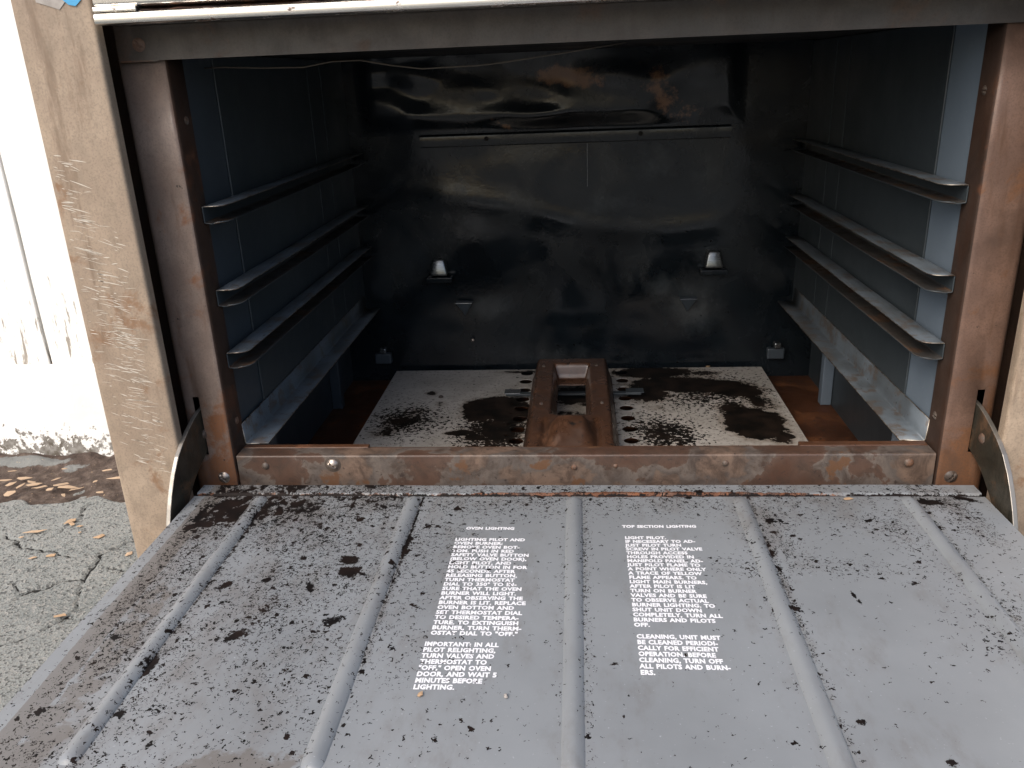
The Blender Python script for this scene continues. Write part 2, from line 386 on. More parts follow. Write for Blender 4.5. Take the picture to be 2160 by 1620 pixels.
# ================================================================ SETTING
GZ = -.33
def cracks(X, Yy):
    L = [[(-.90, .145), (-.8213, .2051), (-.7655, .2649), (-.7324, .2716), (-.7428, .3365), (-.7125, .3718), (-.66, .41)],
         [(-.95, .40), (-.8974, .3627), (-.8324, .3423), (-.7915, .3332), (-.7505, .3433)],
         [(-.79, .10), (-.7347, .1379), (-.7033, .18), (-.712, .2242), (-.7324, .2716)],
         [(-.86, .50), (-.845, .44), (-.862, .39), (-.8974, .3627)], [(-.80, .225), (-.83, .26), (-.88, .27), (-.93, .24)],
         [(-.72, .30), (-.67, .29), (-.62, .32)], [(-.7033, .18), (-.64, .16), (-.56, .19)]]
    W = [.0021, .0016, .0012, .0010, .0008, .0008, .001]
    wx = X+(vnoise(X, Yy, 45, 3, 4)-.5)*.022; wy = Yy+(vnoise(X, Yy, 45, 9, 4)-.5)*.022
    out = np.zeros_like(X)
    for pl, wd in zip(L, W):
        d = np.full_like(X, 9.)
        for (ax, ay), (bx_, by_) in zip(pl[:-1], pl[1:]):
            t = np.clip(((wx-ax)*(bx_-ax)+(wy-ay)*(by_-ay))/((bx_-ax)**2+(by_-ay)**2), 0, 1)
            d = np.minimum(d, np.hypot(wx-ax-t*(bx_-ax), wy-ay-t*(by_-ay)))
        out = np.maximum(out, np.clip(1-d/(wd*2.1), 0, 1))
    return out
xs = np.unique(np.concatenate([[-150, -60, -20, -8, -4, -2.5, -1.9], np.arange(-1.6, -1.15, .02), np.arange(-1.15, -.5, .0030), np.arange(-.5, .6, .04), [.8, 1.2, 2, 4, 8, 20, 60, 150]]))
ys = np.unique(np.concatenate([[-150, -60, -20, -8, -4, -2, -1.2], np.arange(-.9, .06, .04), np.arange(.06, .56, .0030), [.58, .62, .7, .9, 1.4, 2.5, 6, 20, 60, 150]]))
X, Yg = np.meshgrid(xs, ys, indexing='ij')
ck = cracks(X, Yg)
edge_y = .515+(vnoise(X, X*0, 14, 5, 4)-.5)*.05
near = np.exp(-(np.maximum(np.abs(X)-1.5, 0)))
Z = GZ + (vnoise(X, Yg, 9, 1, 3)-.5)*.008*near - ck*.006 - sst(-.004, .012, Yg-edge_y)*.016
Z += np.where((X > -1.15) & (X < -.5) & (Yg > .06), (vnoise(X, Yg, 170, 21, 2)-.5)*.0022, 0)
g = mesh('asphalt_ground', np.stack([X, Yg, Z], -1).reshape(-1, 3), gridf(len(xs), len(ys)), MT['asphalt'], smooth=True, attrs={'crack': ck})
tag(g, kind='structure')
xs = np.unique(np.concatenate([np.arange(-2.9, -1.2, .03), np.arange(-1.2, -.7, .004), np.arange(-.7, 2.65, .03)])); ys = np.arange(.485, .75, .004)
X, Yg = np.meshgrid(xs, ys, indexing='ij')
gy = blobs(X, Yg, [(-1.10, .675, .10, .016, 0, 1.3), (-.98, .66, .03, .012, .3, .8)])
Z = GZ-.0105+(vnoise(X, Yg, 30, 31, 4)-.5)*.016+gy*.006+sst(.64, .73, Yg)*.014 - sst(.53, .49, Yg)*.01
tag(mesh('dirt_strip', np.stack([X, Yg, Z], -1).reshape(-1, 3), gridf(len(xs), len(ys)), MT['dirt'], smooth=True, attrs={'grey': gy}), kind='structure')

# white plank wall behind the oven
wl = empty('plank_wall', (-.4, .745, GZ), 'white painted wall of upright planks on a pale footing board, behind the oven', 'wall')
def plank(x0, x1):
    g_ = .0026; nz = 26; zs = np.linspace(-.152, 2.1, nz); V = []
    for z in zs:
        a = x0+g_+(vnoise(np.array([x0*7.]), np.array([z]), 9, 2)[0]-.5)*.003; b = x1-g_+(vnoise(np.array([x1*5.]), np.array([z]), 9, 4)[0]-.5)*.003
        yy = .732+(vnoise(np.array([x0*3.]), np.array([z]), 3, 6)[0]-.5)*.003
        V += [(a, .752, z), (a, yy+.0015, z), (a+.0015, yy, z), (b-.0015, yy, z), (b, yy+.0015, z), (b, .752, z)]
    F = [[i*6+k, i*6+k+1, (i+1)*6+k+1, (i+1)*6+k] for i in range(nz-1) for k in range(5)]+[[0, 1, 2, 3, 4, 5], [(nz-1)*6+k for k in range(6)][::-1]]
    mesh('plank', V, F, MT['wood'], wl)
for i in range(-12, 24): plank(-1.029+i*.151, -1.029+(i+1)*.151)
box('backing_board', (-2.84, 2.59), (.7535, .78), (-.34, 2.1), MT['dark'], wl)
xs = np.unique(np.concatenate([np.arange(-2.84, -1.25, .05), np.arange(-1.25, -.8, .006), np.arange(-.8, 2.62, .05)])); zs = np.linspace(-.36, -.153, 36)
X, Zg = np.meshgrid(xs, zs, indexing='ij')
Yw = .7265-(vnoise(X, Zg, 25, 8, 4)-.5)*.004*sst(-.2, -.3, Zg)-.004*sst(-.26, -.34, Zg)+sst(-.156, -.153, Zg)*.004
o = mesh('footing_board', np.stack([X, Yw, Zg], -1).reshape(-1, 3), gridf(len(xs), len(zs))[:, ::-1], MT['skirt'], wl, smooth=True)
sd = o.modifiers.new('solid', 'SOLIDIFY'); sd.thickness = .02; sd.offset = -1

# ================================================================ OVEN
OV = empty('oven', (0, .28, GZ), 'old rust-brown steel oven with its grey door folded down open', 'oven')
XC2, XC1, YC = .3724, .4395, -.047
def side(s):
    """body side panel with the broad front cheek"""
    pr = fillet([(s*.385, -.036), (s*XC2, -.036), (s*XC2, YC), (s*XC1, YC), (s*XC1, .63)], (.001, .0035, .006), 6)
    out = thicken(pr, .0016*s)
    zs_ = [GZ, -.2, -.05, .1, .25, .4, .56]
    o = prism('side_panel', out if s < 0 else out[::-1], 'z', GZ+.004, .56, MT['tan'], OV, n=6, smooth=True, sharp=35)
    return o
sL, sR = side(-1), side(1)
sL['label'] = 'left side panel with pale scratched front'
# scratches on the left cheek: short pale strokes
V = []; F = []
def stroke(x, z, L, an, wd):
    dx, dz = math.cos(an), math.sin(an); b = len(V); k = 5
    for i in range(k):
        t = i/(k-1); ww = wd*math.sin(math.pi*min(.98, max(.06, t)))*.5+.00005; cx_, cz_ = x+dx*L*t, z+dz*L*t+(L*.015)*math.sin(t*3)
        V.extend([(cx_-dz*ww, YC-.00025, cz_+dx*ww), (cx_+dz*ww, YC-.00025, cz_-dx*ww)])
    for i in range(k-1): F.append([b+2*i, b+2*i+1, b+2*i+3, b+2*i+2])
cl = [(-.427, .285, .006, .02, 26), (-.424, .255, .007, .02, 30), (-.421, .215, .009, .02, 34), (-.415, .18, .011, .02, 40), (-.411, .145, .012, .02, 52), (-.408, .11, .012, .02, 52), (-.407, .075, .011, .02, 40), (-.403, .03, .009, .025, 46), (-.395, .225, .008, .02, 14), (-.412, .12, .012, .08, 70)]
for cx_, cz_, sx, sz, n in cl:
    for _ in range(int(n*.8)):
        L = random.uniform(.002, .010)+random.random()**4*.016; x = min(max(random.gauss(cx_, sx), -.433), -.392); z = random.gauss(cz_, sz*.6)
        stroke(x, z, L, R(random.gauss(-14, 8)), random.choice([.0002, .0002, .0003, .0004, .0007]))
tag(mesh('scratches', V, F, MT['scratch'], sL), kind='stuff')
# torn sticker at the top of the left cheek
def patch(name, pts, y, mat, parent):
    V = [(x, y, z) for x, z in pts]+[(x, y-.0003, z) for x, z in pts]; n = len(pts)
    F = [list(range(n, 2*n)), list(range(n))[::-1]]+[[i, (i+1) % n, n+(i+1) % n, n+i] for i in range(n)]
    return mesh(name, V, F, mat, parent)
patch('torn_label', [(-.418, .45), (-.4165, .4165), (-.407, .4135), (-.3985, .4105), (-.392, .4165), (-.390, .45)], YC-.0003, MT['paper'], sL)
patch('torn_label', [(-.396, .45), (-.3955, .4185), (-.390, .4135), (-.3845, .4125), (-.3795, .4165), (-.380, .45)], YC-.0007, MT['blue'], sL)

# outer skin behind / below so that no light leaks into the cavity
box('rear_panel', (-.436, .436), (.6, .628), (GZ+.03, .56), MT['tan'], OV)
box('base_panel', (-.434, .434), (.02, .60), (GZ+.05, GZ+.056), MT['dark'], OV)
box('top_panel', (-.437, .437), (-.04, .62), (.552, .566), MT['trim'], OV)
box('kick_panel', (-.384, .384), (.004, .010), (GZ+.03, -.062), MT['jamb'], OV)
box('inner_partition', (-.436, -.39), (.035, .04), (GZ+.03, .55), MT['jamb_dark'], OV, bevel=0)
box('inner_partition', (.39, .436), (.035, .04), (GZ+.03, .55), MT['jamb_dark'], OV, bevel=0)

def jamb(s):
    xb = [(.3445, .030), (.343, .028)]
    prof = fillet([(.3455, .032), (.3430, .030), (.3430, 0.0), (.3835, .001), (.3860, .010), (.388, .036)], (.0005, .0035, .007, .003), 7)
    i0 = [i for i, p in enumerate(prof) if p[1] < .004 and p[0] < .352][-1]
    prof = prof[:i0+1]+[(.3672, .0006), (.3738, .0008)]+[p for p in prof[i0+1:] if p[0] > .3745]
    k = [i for i, p in enumerate(prof) if abs(p[0]-.3672) < 1e-6][0]
    zl = [-.075, -.04, .0018, .0645, .12, .2, .28, .3735]
    V = [(s*x, y, z) for x, y in prof for z in zl]
    i, j = np.meshgrid(np.arange(len(prof)-1), np.arange(len(zl)-1), indexing='ij')
    F = gridf(len(prof), len(zl), skip=(i == k) & (j == 2))
    if s > 0: F = F[:, ::-1]
    o = mesh('jamb', V, F, MT['jamb'] if s > 0 else MT['jamb_left'], OV, smooth=True, sharp=35)
    o.data.materials.append(MT['jamb_dark'])
    for p in o.data.polygons:
        if abs(p.normal.x) > .8 and abs(p.center.x) < .36: p.material_index = 1
    so_ = o.modifiers.new('solid', 'SOLIDIFY'); so_.thickness = .0014; so_.offset = -1
    box('slot_pocket', (s*.3625, s*.3785), (.045, .05), (-.03, .09), MT['dark'], o, bevel=0)
    for x, z in ((.3557, -.0236),): screw('screw', (s*x, -.0003, z), (0, -1, 0), .0066, MT['screw_rust'] if s > 0 else MT['screw'], o, ang=.9*s, dome=.55)
    for z in (.031, .322): screw('screw', (s*.3428, .019, z), (-s, 0, 0), .0048, MT['screw_rust'], o, slot=True, dome=.6)
    return o
MT['jamb_left'] = rusty('grey_brown_jamb', (.22, .165, .135), (.165, .118, .095), (.17, .072, .032), .44, .62, zr=(-.03, .10, .22), darkat=.68)
jamb(-1)['label'] = 'grey-brown left jamb'; jamb(1)['label'] = 'reddish brown right jamb'

# lintel bar over the opening
lo = prism('lintel', fillet([(-.004, .372), (-.004, .400), (.03, .400), (.03, .3745), (-.0035, .372)], (.0015, .001, .001), 4)[:-1], 'x', -.381, .381, MT['lintel'], OV, bevel=0)
screw('screw', (-.3611, -.0045, .3846), (0, -1, 0), .0056, MT['jamb'], lo, ang=-.75, dome=.3)
screw('screw', (.3611, -.0045, .3846), (0, -1, 0), .0056, MT['jamb'], lo, ang=.5, dome=.3)
patch('bracket_tab', [(-.3795, .3712), (-.346, .3712), (-.346, .3725), (-.3795, .3725)], -.0045, MT['screw_rust'], lo)

# stainless trim above
tr = prism('front_trim', fillet([(.02, .4015), (-.0535, .3970), (-.0575, .3985), (-.0575, .4045), (-.0545, .4065), (-.040, .4068), (-.040, .4095), (-.052, .4100), (-.0545, .4120), (-.052, .52), (.02, .53)], .0012, 3), 'x', -.3665, .4395, MT['trim'], OV, smooth=True, sharp=40)
box('end_cap', (-.3672, -.332), (-.0565, -.041), (.4066, .4103), MT['trim'], tr, bevel=.0008)
xs = np.linspace(-.331, .43, 260); V = []; F = []
for i, x in enumerate(xs):
    hgt = .0007+.0016*max(0, vnoise(np.array([x]), np.array([0.]), 60, 5, 3)[0]-.35)*2
    V += [(x, -.0398, .4095), (x, -.0445-.006*vnoise(np.array([x]), np.array([3.]), 45, 5, 3)[0], .4068+hgt), (x, -.0535-.002*vnoise(np.array([x]), np.array([7.]), 90, 5, 3)[0], .40655)]
for i in range(len(xs)-1): F += [[i*3, i*3+1, i*3+4, i*3+3], [i*3+1, i*3+2, i*3+5, i*3+4]]
tag(mesh('grease_crust', V, F, MT['groove'], tr, smooth=True), kind='stuff')

# sill
sp = fillet([(0.0, -.06), (0.0, 0.0), (.019, .0), (.0205, -.0012), (.0205, -.05)], (.0022, .0006, .0006), 6)
sill = prism('sill', thicken(sp, -.0016), 'x', -.3398, .3398, [MT['sillface'], MT['rust'], MT['edge']], OV, n=1, smooth=True, sharp=30)
for p in sill.data.polygons:
    n_ = p.normal; c_ = p.center
    if n_.z > .75 and c_.z > -.002: p.material_index = 1
    elif n_.y < -.2 and n_.z > .2: p.material_index = 2
box('sill_ledge', (-.3395, -.2085), (.0187, .026), (-.03, .0009), MT['rust'], sill)
box('sill_ledge', (.2195, .3395), (.0187, .028), (-.03, .0009), MT['rust'], sill)
box('sill_ledge', (-.208, .219), (.0212, .0235), (-.03, -.0014), MT['rust'], sill, bevel=.0004)
for x, z, rd, sl_ in ((-.311, -.0111, .0038, False), (-.2414, -.0097, .0062, True), (.3159, -.0093, .0045, False), (.1451, -.0093, .0032, False), (.0, -.0135, .003, False), (.04, -.012, .0024, False)):
    screw('screw', (x, -.0002, z), (0, -1, 0), rd, MT['screw'] if rd > .006 else MT['screw_rust'], sill, slot=sl_, ang=-.5, dome=.6)
screw('washer', (-.2414, .0002, -.0097), (0, -1, 0), .0088, MT['screw_rust'], sill, slot=False, dome=.12)

# ---------------- cavity
DB = .565
def side_wall(s):
    o = box('side_wall', (s*.3425, s*.3445), (.098, .57), (-.01, .3785), MT['wall_in'], OV, bevel=.0006)
    box('front_strip', (s*.3447, s*.3465), (.026, .12), (-.132, .3785), MT['wall_strip' if s > 0 else 'strip_shaded'], o, bevel=.0004)
    for y0, y1 in ((.388, .408), (.447, .462)):
        prism('upright', [(s*.3424, y0), (s*.3418, y0+.0006), (s*.3418, y1-.0006), (s*.3424, y1)], 'z', .0, .376, MT['wall_in'], o, bevel=0)
    lw = box('lower_wall', (s*.378, s*.380), (.02, .57), (-.135, .0), MT['wall_in'], OV, bevel=0)
    box('wall_ledge', (s*.3446, s*.379), (.12, .57), (-.0115, -.0095), MT['wall_in'], lw, bevel=0)
    box('post', (s*.362, s*.3775), (.437, .452), (-.1282, -.012), MT['wall_strip' if s > 0 else 'strip_shaded'], lw, bevel=.0012)
    # rack rails: C channels with rounded nose
    for z in (.2455, .1662, .1030):
        V = []; F = []; 
        cs = fillet([(.3195, .0002), (.3405, .0), (.3405, -.0152), (.3260, -.0160), (.3185, -.0142)], (.0012, .0015, .005), 4)
        ny = 14; yl = np.concatenate([[.0185, .0195, .022, .026, .031], np.linspace(.04, .548, ny)])
        L_ = len(cs)
        for y in yl:
            rt = max(0, 1-(y-.0185)/.0125); cut = .0110*(1-math.sqrt(max(0, 1-rt**2)))   # nose rounded in plan
            for x, dz in cs: V.append((s*min(.3405, x+cut*(.3405-x)/.0220), y, z+dz+(vnoise(np.array([y]), np.array([z]), 9, 3)[0]-.5)*.0012))
        F = gridf(len(yl), L_)
        if s < 0: F = F[:, ::-1]
        ra = mesh('rack_rail', V, F, [MT['rail'], MT['edge'], MT['rail_rust'], MT['wall_in']], OV, smooth=True, sharp=35)
        for p in ra.data.polygons:
            if p.center.z < z-.0137: p.material_index = 2
            elif p.center.z < z-.0008: p.material_index = 3  # web in dark wall enamel, standing in for shade between the flanges
        m_ = ra.modifiers.new('solid', 'SOLIDIFY'); m_.thickness = .0009; m_.offset = 0; m_.material_offset_rim = 1
    # bottom angle that would carry the oven deck
    an = fillet([(.3165, .0010), (.3405, .0), (.3420, .0225)], .0025, 5)
    V = [(s*x, y, z) for y in np.linspace(.0285, .552, 12) for x, z in an]
    F = gridf(12, len(an))
    if s < 0: F = F[:, ::-1]
    ra = mesh('bottom_rail', V, F, [MT['rail'], MT['edge']], OV, smooth=True, sharp=35)
    m_ = ra.modifiers.new('solid', 'SOLIDIFY'); m_.thickness = .0016; m_.offset = 0; m_.material_offset_rim = 1
side_wall(-1); side_wall(1)
box('ceiling', (-.38, .38), (.03, .57), (.3795, .383), MT['ceil'], OV, bevel=0)
box('oven_floor', (-.385, .385), (.02, .575), (-.134, -.1285), MT['floor'], OV, bevel=0)
# back wall, slightly wavy pressed sheet
xs = np.linspace(-.379, .379, 150); zs = np.linspace(-.1284, .3794, 100)
X, Zg = np.meshgrid(xs, zs, indexing='ij')
Yb = DB+(vnoise(X, Zg, 6, 11, 2)-.5)*.009*sst(.27, .22, Zg) - .0016*np.exp(-((Zg-(.145-.03*np.sin((X+.05)*9)))/.018)**2)*sst(.26, .2, np.abs(X))
bw = mesh('back_wall', np.stack([X, Yb, Zg], -1).reshape(-1, 3), gridf(150, 100), MT['back'], OV, smooth=True, attrs={'w': blobs(X, Zg, [(-.13, .0, .06, .03, .1, .75), (.19, -.01, .05, .05, -.3, .85), (.14, .02, .04, .03, 0, .7), (.0, -.09, .25, .025, 0, .5), (-.12, .17, .11, .04, -.2, .55), (.03, .15, .08, .03, .3, .6), (.12, .215, .05, .03, 0, .6), (.2, .2, .03, .05, 0, .6), (-.02, .23, .03, .03, 0, .4)])})
box('wall_seam', (.0207, .0213), (.5605, .5615), (.185, .249), MT['clip'], bw, bevel=0)
screw('screw', (-.1687, .5585, -.057), (0, -1, 0), .0032, MT['screw'], bw, slot=False, dome=.8)  # tiny pale crumb of debris, shaped as a small shiny dome
# heat baffle on the back wall
xs = np.linspace(-.325, .2526, 140); zs = np.linspace(.2685, .3793, 40)
X, Zg = np.meshgrid(xs, zs, indexing='ij')
e_ = np.minimum(np.minimum(.2526-X, X+.325), Zg-.2685)
Yb = .562-.008*sst(0, .03, e_)+(vnoise(X*.7+Zg*1.6, Zg-X*.6, 10, 40, 2)-.5)*.018*sst(0, .03, e_)
og = blobs(X, Zg, [(-.005, .343, .055, .016, -.1, 1.0), (.13, .315, .03, .06, .5, .62), (-.11, .283, .05, .006, -.5, .6), (.16, .285, .05, .02, 0, .5)])  # where the painted orange reflection sits on the baffle
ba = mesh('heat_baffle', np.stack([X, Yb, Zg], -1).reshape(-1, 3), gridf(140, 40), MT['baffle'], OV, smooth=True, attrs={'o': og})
prism('baffle_flange', fillet([(.563, .2690), (.5575, .2680), (.5560, .2665), (.5560, .2510), (.5570, .2500), (.563, .2500)], .001, 3), 'x', -.2312, .2318, MT['back'], ba, smooth=True, sharp=35)
for x in (-.13, .1): screw('hole_plug', (x, .5558, .2605), (0, -1, 0), .0035, MT['dark'], ba, slot=False, dome=.2)
# brackets, clips and pressed triangular pockets on the back wall
for s, zz in ((-1, .068), (1, .071)):
    x = s*.215
    V, F = boxvf(x-.015, x+.015, .543, .560, zz-.014, zz+.014)
    V = [(vx+(0 if vz < zz else -.35*(vx-x)), vy+(0 if vz < zz else .006), vz) for vx, vy, vz in V]
    mesh('shelf_bracket', V, F, MT['clip'], bw, bevel=.004, seg=3, smooth=True)
    box('bracket_base', (x-.021, x+.021), (.541, .560), (zz-.024, zz-.0155), MT['back'], bw, bevel=.002)
    x = s*.178
    V = [(x-.0145, .557, .0105), (x+.0145, .557, .0105), (x, .559, -.0165), (x-.0125, .545, .0085), (x+.0125, .545, .0085), (x, .556, -.013)]
    mesh('triangular_louvre', V, [[3, 4, 5], [0, 3, 5, 2], [1, 2, 5, 4], [0, 1, 4, 3], [0, 2, 1]], MT['strip_shaded'], bw, bevel=.0010)
    box('louvre_lip', (x-.0135, x+.0135), (.5425, .5455), (.0092, .0100), MT['clip'], bw, bevel=.0004)
    x = s*.3195
    box('clip', (x-.0135, x+.0135), (.550, .562), (-.094, -.0765), MT['strip_shaded'], bw, bevel=.002)
    box('clip_tongue', (x-.004, x+.007), (.546, .560), (-.0755, -.066), MT['clip'], bw, bevel=.002)

# ---------------- pale bottom plate with burner holes
ZP = -.107
def plate():
    V = []; F = []; HR = .0102; P0, P1 = .06, .552; NH = 13; pitch = (P1-P0)/NH; hw = .0165
    def rect(x0, x1, nx, ny=82):
        b = len(V)
        for x in np.linspace(x0, x1, nx):
            for y in np.linspace(P0, P1, ny): V.append((x, y, ZP))
        F.extend((gridf(nx, ny)+b)[:, ::-1].tolist())
    rect(-.297, -.079-hw, 36); rect(-.079+hw, .073-hw, 12); rect(.073+hw, .297, 36)
    for xc in (-.079, .073):
        for i in range(NH):
            yc = P0+(i+.5)*pitch; b = len(V); n = 24
            for k in range(n):
                a = 2*math.pi*k/n; c, s_ = math.cos(a), math.sin(a); q = 1/max(abs(c)/hw, abs(s_)/(pitch/2))
                V.append((xc+c*q, yc+s_*q, ZP)); V.append((xc+c*HR, yc+s_*HR, ZP)); V.append((xc+c*(HR-.0003), yc+s_*(HR-.0003), ZP-.0010))
            for k in range(n):
                k2 = (k+1) % n
                F.append([b+3*k, b+3*k2, b+3*k2+1, b+3*k+1]); F.append([b+3*k+1, b+3*k2+1, b+3*k2+2, b+3*k+2])
    V_ = np.array(V); x, y = V_[:, 0], V_[:, 1]
    s_ = blobs(x, y, [(-.140, .378, .024, .040, .2, 1.35), (-.118, .405, .034, .024, .3, 1.3), (-.095, .37, .04, .05, 0, 1.0), (-.10, .30, .04, .05, 0, .68), (-.135, .28, .02, .012, -.3, .9), (-.158, .296, .022, .010, .1, 1.05),
                      (-.248, .335, .035, .03, .7, .62), (-.262, .30, .03, .02, .3, .6), (-.23, .375, .03, .012, .3, .55), (-.222, .447, .010, .012, 0, .75), (-.20, .40, .012, .02, .5, .5),
                      (.12, .53, .07, .026, 0, 1.1), (.20, .525, .045, .02, -.1, .6), (.165, .475, .09, .036, -.12, 1.05), (.235, .455, .05, .035, -.5, 1.05), (.265, .40, .03, .05, .3, .62), (.242, .325, .040, .055, .0, 1.25), (.265, .285, .03, .04, .2, .72), (.225, .37, .03, .035, .3, .78), (.275, .345, .02, .04, .2, .6),
                      (.105, .44, .04, .04, 0, .95), (.115, .38, .02, .015, 0, .5), (-.085, .54, .05, .008, 0, .7), (-.01, .33, .05, .05, 0, .75), (0, .43, .06, .05, 0, .8), (-.02, .25, .05, .04, 0, .5)])
    g_ = .25+blobs(x, y, [(-.11, .31, .05, .09, 0, 1.25), (.12, .29, .045, .06, .3, 1.15), (-.24, .34, .06, .06, 0, .9), (.2, .44, .1, .09, 0, .8)])
    o = mesh('burner_plate', V, F, MT['plate'], OV, attrs={'s': s_, 'g': g_})
    o['label'] = 'pale bottom plate with black burnt grease and rows of round holes'
    box('front_lip', (-.297, .297), (.058, .0597), (ZP-.02, ZP), MT['plate'], o, bevel=0)
    box('edge_lip', (-.2985, -.2973), (.06, .552), (ZP-.02, ZP-.0002), MT['plate'], o, bevel=0)
    box('edge_lip', (.2973, .2985), (.06, .552), (ZP-.02, ZP-.0002), MT['plate'], o, bevel=0)
    return o
pl = plate()
for x, y in ((-.205, .43), (.195, .43)): screw('screw', (x, y, ZP), (0, 0, 1), .004, MT['screw_rust'], pl, dome=.9)
box('crossbar', (-.104, .096), (.410, .420), (-.0985, -.0955), MT['wall_in'], pl, bevel=.0006)
box('crossbar_tab', (-.106, -.082), (.4095, .4275), (-.0953, -.0940), MT['clip'], pl, bevel=.0005)
box('crossbar_tab', (.074, .1), (.4095, .4275), (-.0953, -.0940), MT['wall_in'], pl, bevel=.0005)

# ---------------- rust-brown burner cover (pressed channel with a window and a hump)
def cover():
    xc, hw, y0, y1, zt = -.0052, .0555, .075, .445, -.050
    us = np.unique(np.concatenate([np.linspace(-hw-.004, hw+.004, 75)])); vs = np.linspace(y0, y1, 190)
    U, Vv = np.meshgrid(us, vs, indexing='ij')
    ed = np.minimum(hw-np.abs(U), np.minimum(y1-Vv, 9))
    z = zt-.030*sst(.006, -.004, ed)-.004*sst(.009, .002, ed)
    # sunk window
    wx, wy0, wy1 = .0225, .226, .412
    dw = np.minimum(wx-np.abs(U), np.minimum(Vv-wy0-np.abs(U)*.35+.006, wy1-Vv))
    z -= .022*sst(-.0045, .0035, dw)
    # hump at the front
    hx = sst(-.003, .016, .0285-np.abs(U)); hy = sst(.208, .172, Vv)*(1-1.5*sst(.168, .105, Vv))
    z += .019*hx*hy-.0045*np.exp(-((np.abs(U)-.0315)/.004)**2)*sst(.215, .19, Vv)
    z += (vnoise(U, Vv, 60, 3, 2)-.5)*.0012
    hole = (dw > .0030) & (Vv < .388)
    c = hole[:-1, :-1] & hole[1:, 1:] & hole[1:, :-1] & hole[:-1, 1:]
    V = np.stack([U+xc, Vv, z], -1).reshape(-1, 3)
    o = mesh('burner_cover', V, gridf(len(us), len(vs), skip=c), MT['cover'], OV, smooth=True)
    m_ = o.modifiers.new('solid', 'SOLIDIFY'); m_.thickness = .0015; m_.offset = -1
    for x, y in ((-.0458, .4036), (.0305, .4049), (-.0435, .2579), (.0345, .2593)): screw('screw', (x, y, zt), (0, 0, 1), .0027, MT['screw_rust'], o, dome=1.1)
    o['label'] = 'rusty pressed burner cover with a long window'
cover()
MT['rust'].node_tree.nodes['Principled BSDF'].inputs['Specular IOR Level'].default_value = .6
# thin capillary wire slung under the lintel
wp = [(-.335, .06, .3655), (-.3177, .06, .3656), (-.28, .06, .3635), (-.2422, .06, .3627), (-.2152, .06, .3665), (-.1889, .06, .3666), (-.16, .06, .361), (-.1331, .06, .3572), (-.0813, .06, .358), (-.0599, .06, .3596), (.0, .062, .366), (.05, .07, .372)]
tube('thermostat_wire', wp, .0007, MT['wire'], OV, 6)

# ---------------- door
HW, YB, YF, ZD = .364, -.0282, -.425, -.0152
door = box('door', (-HW, HW), (YF, YB), (-.062, -.0225), MT['doorshell'], OV, bevel=.003, seg=3)
door['label'] = 'grey enamel oven door folded down, spotted with soot'
RIBS = (-.2961, -.1496, 0.0, .1496, .2961)
def dens(x, y):
    g_ = 1.35*sst(-.27, -.06, y)*sst(-.04, -.26, x)                       # thick at the back left
    g_ = np.maximum(g_, .62*sst(-.42, -.14, y)*sst(-.06, -.22, x)+.015+.05*sst(.0, -.2, x))
    g_ = np.maximum(g_, (.34+.25*sst(-.02, -.12, x))*sst(-.11, -.055, y))
    g_ = np.maximum(g_, .24*sst(-.22, -.08, y)*sst(.10, .30, x))
    g_ = np.maximum(g_, .55*sst(-.20, -.30, x))
    g_ = np.maximum(g_, blobs(x, y, [(.262, -.110, .02, .03, .3, .55), (.327, -.075, .02, .05, .2, .95), (.21, -.06, .03, .012, 0, .5), (.19, -.165, .08, .012, 0, .42), (.165, -.10, .02, .05, 0, .6), (.30, -.23, .03, .04, 0, .45), (-.20, -.41, .04, .03, 0, .4)]))
    for k, (rx, a, b_) in enumerate(zip(RIBS, (.45, .3, .18, .20, .25), (1.05, 1.0, .55, .75, .7))):
        fade = sst(-.40, -.12, y)*.7+.3
        g_ = np.maximum(g_, a*np.exp(-((x-rx+.0085)/.004)**2)*fade)
        g_ = np.maximum(g_, b_*np.exp(-((x-rx-.0085)/.0042)**2)*fade)
    g_ *= .1+1.75*vnoise(x, y, 22, 77, 4)**1.3
    g_ *= 1-.75*sst(.020, .013, HW-np.abs(x))
    return g_
SPOTS = [(-.1846, -.1592, .010, .008, 0, .95), (-.1801, -.1764, .011, .009, 0, .95), (-.2397, -.2583, .013, .008, .6, .78), (-.1755, -.2406, .012, .008, .8, .72), (-.2752, -.1976, .012, .006, .9, .75), (-.205, -.198, .004, .014, .5, .8), (-.29, -.292, .008, .014, 0, .9), (.312, -.0618, .016, .006, 0, .9), (.343, -.054, .014, .004, -.5, 1.0), (-.30, -.075, .02, .012, 0, .7), (-.25, -.075, .03, .014, .1, .55), (-.20, -.09, .03, .010, -.2, .5), (-.16, -.07, .02, .01, .3, .5),
         (.028, -.282, .004, .003, 0, .7), (.254, -.186, .006, .004, 0, .72), (.205, -.203, .002, .010, .2, .85), (.03, -.33, .003, .003, 0, .7), (.17, -.33, .004, .004, 0, .75), (-.12, -.39, .006, .005, 0, .75), (.21, -.36, .005, .005, 0, .75), (.008, -.40, .004, .003, 0, .7), (-.165, -.365, .005, .004, 0, .6), (.10, -.385, .004, .004, 0, .7)]
def film(x, y):
    e = HW-np.abs(x)
    b_ = 1.25*sst(.009, .014, e)*sst(.031, .026, e)*sst(.1, -.1, x)*sst(-.42, -.36, y)
    b_ = np.maximum(b_, .60*sst(.026, .034, e)*sst(.060, .05, e)*sst(.1, -.1, x)*sst(-.12, -.24, y))
    b_ = np.maximum(b_, blobs(x, y, [(-.20, -.378, .05, .016, .2, .75), (-.33, -.36, .03, .05, 0, .7), (.31, -.26, .03, .04, 0, .4)]))
    return b_
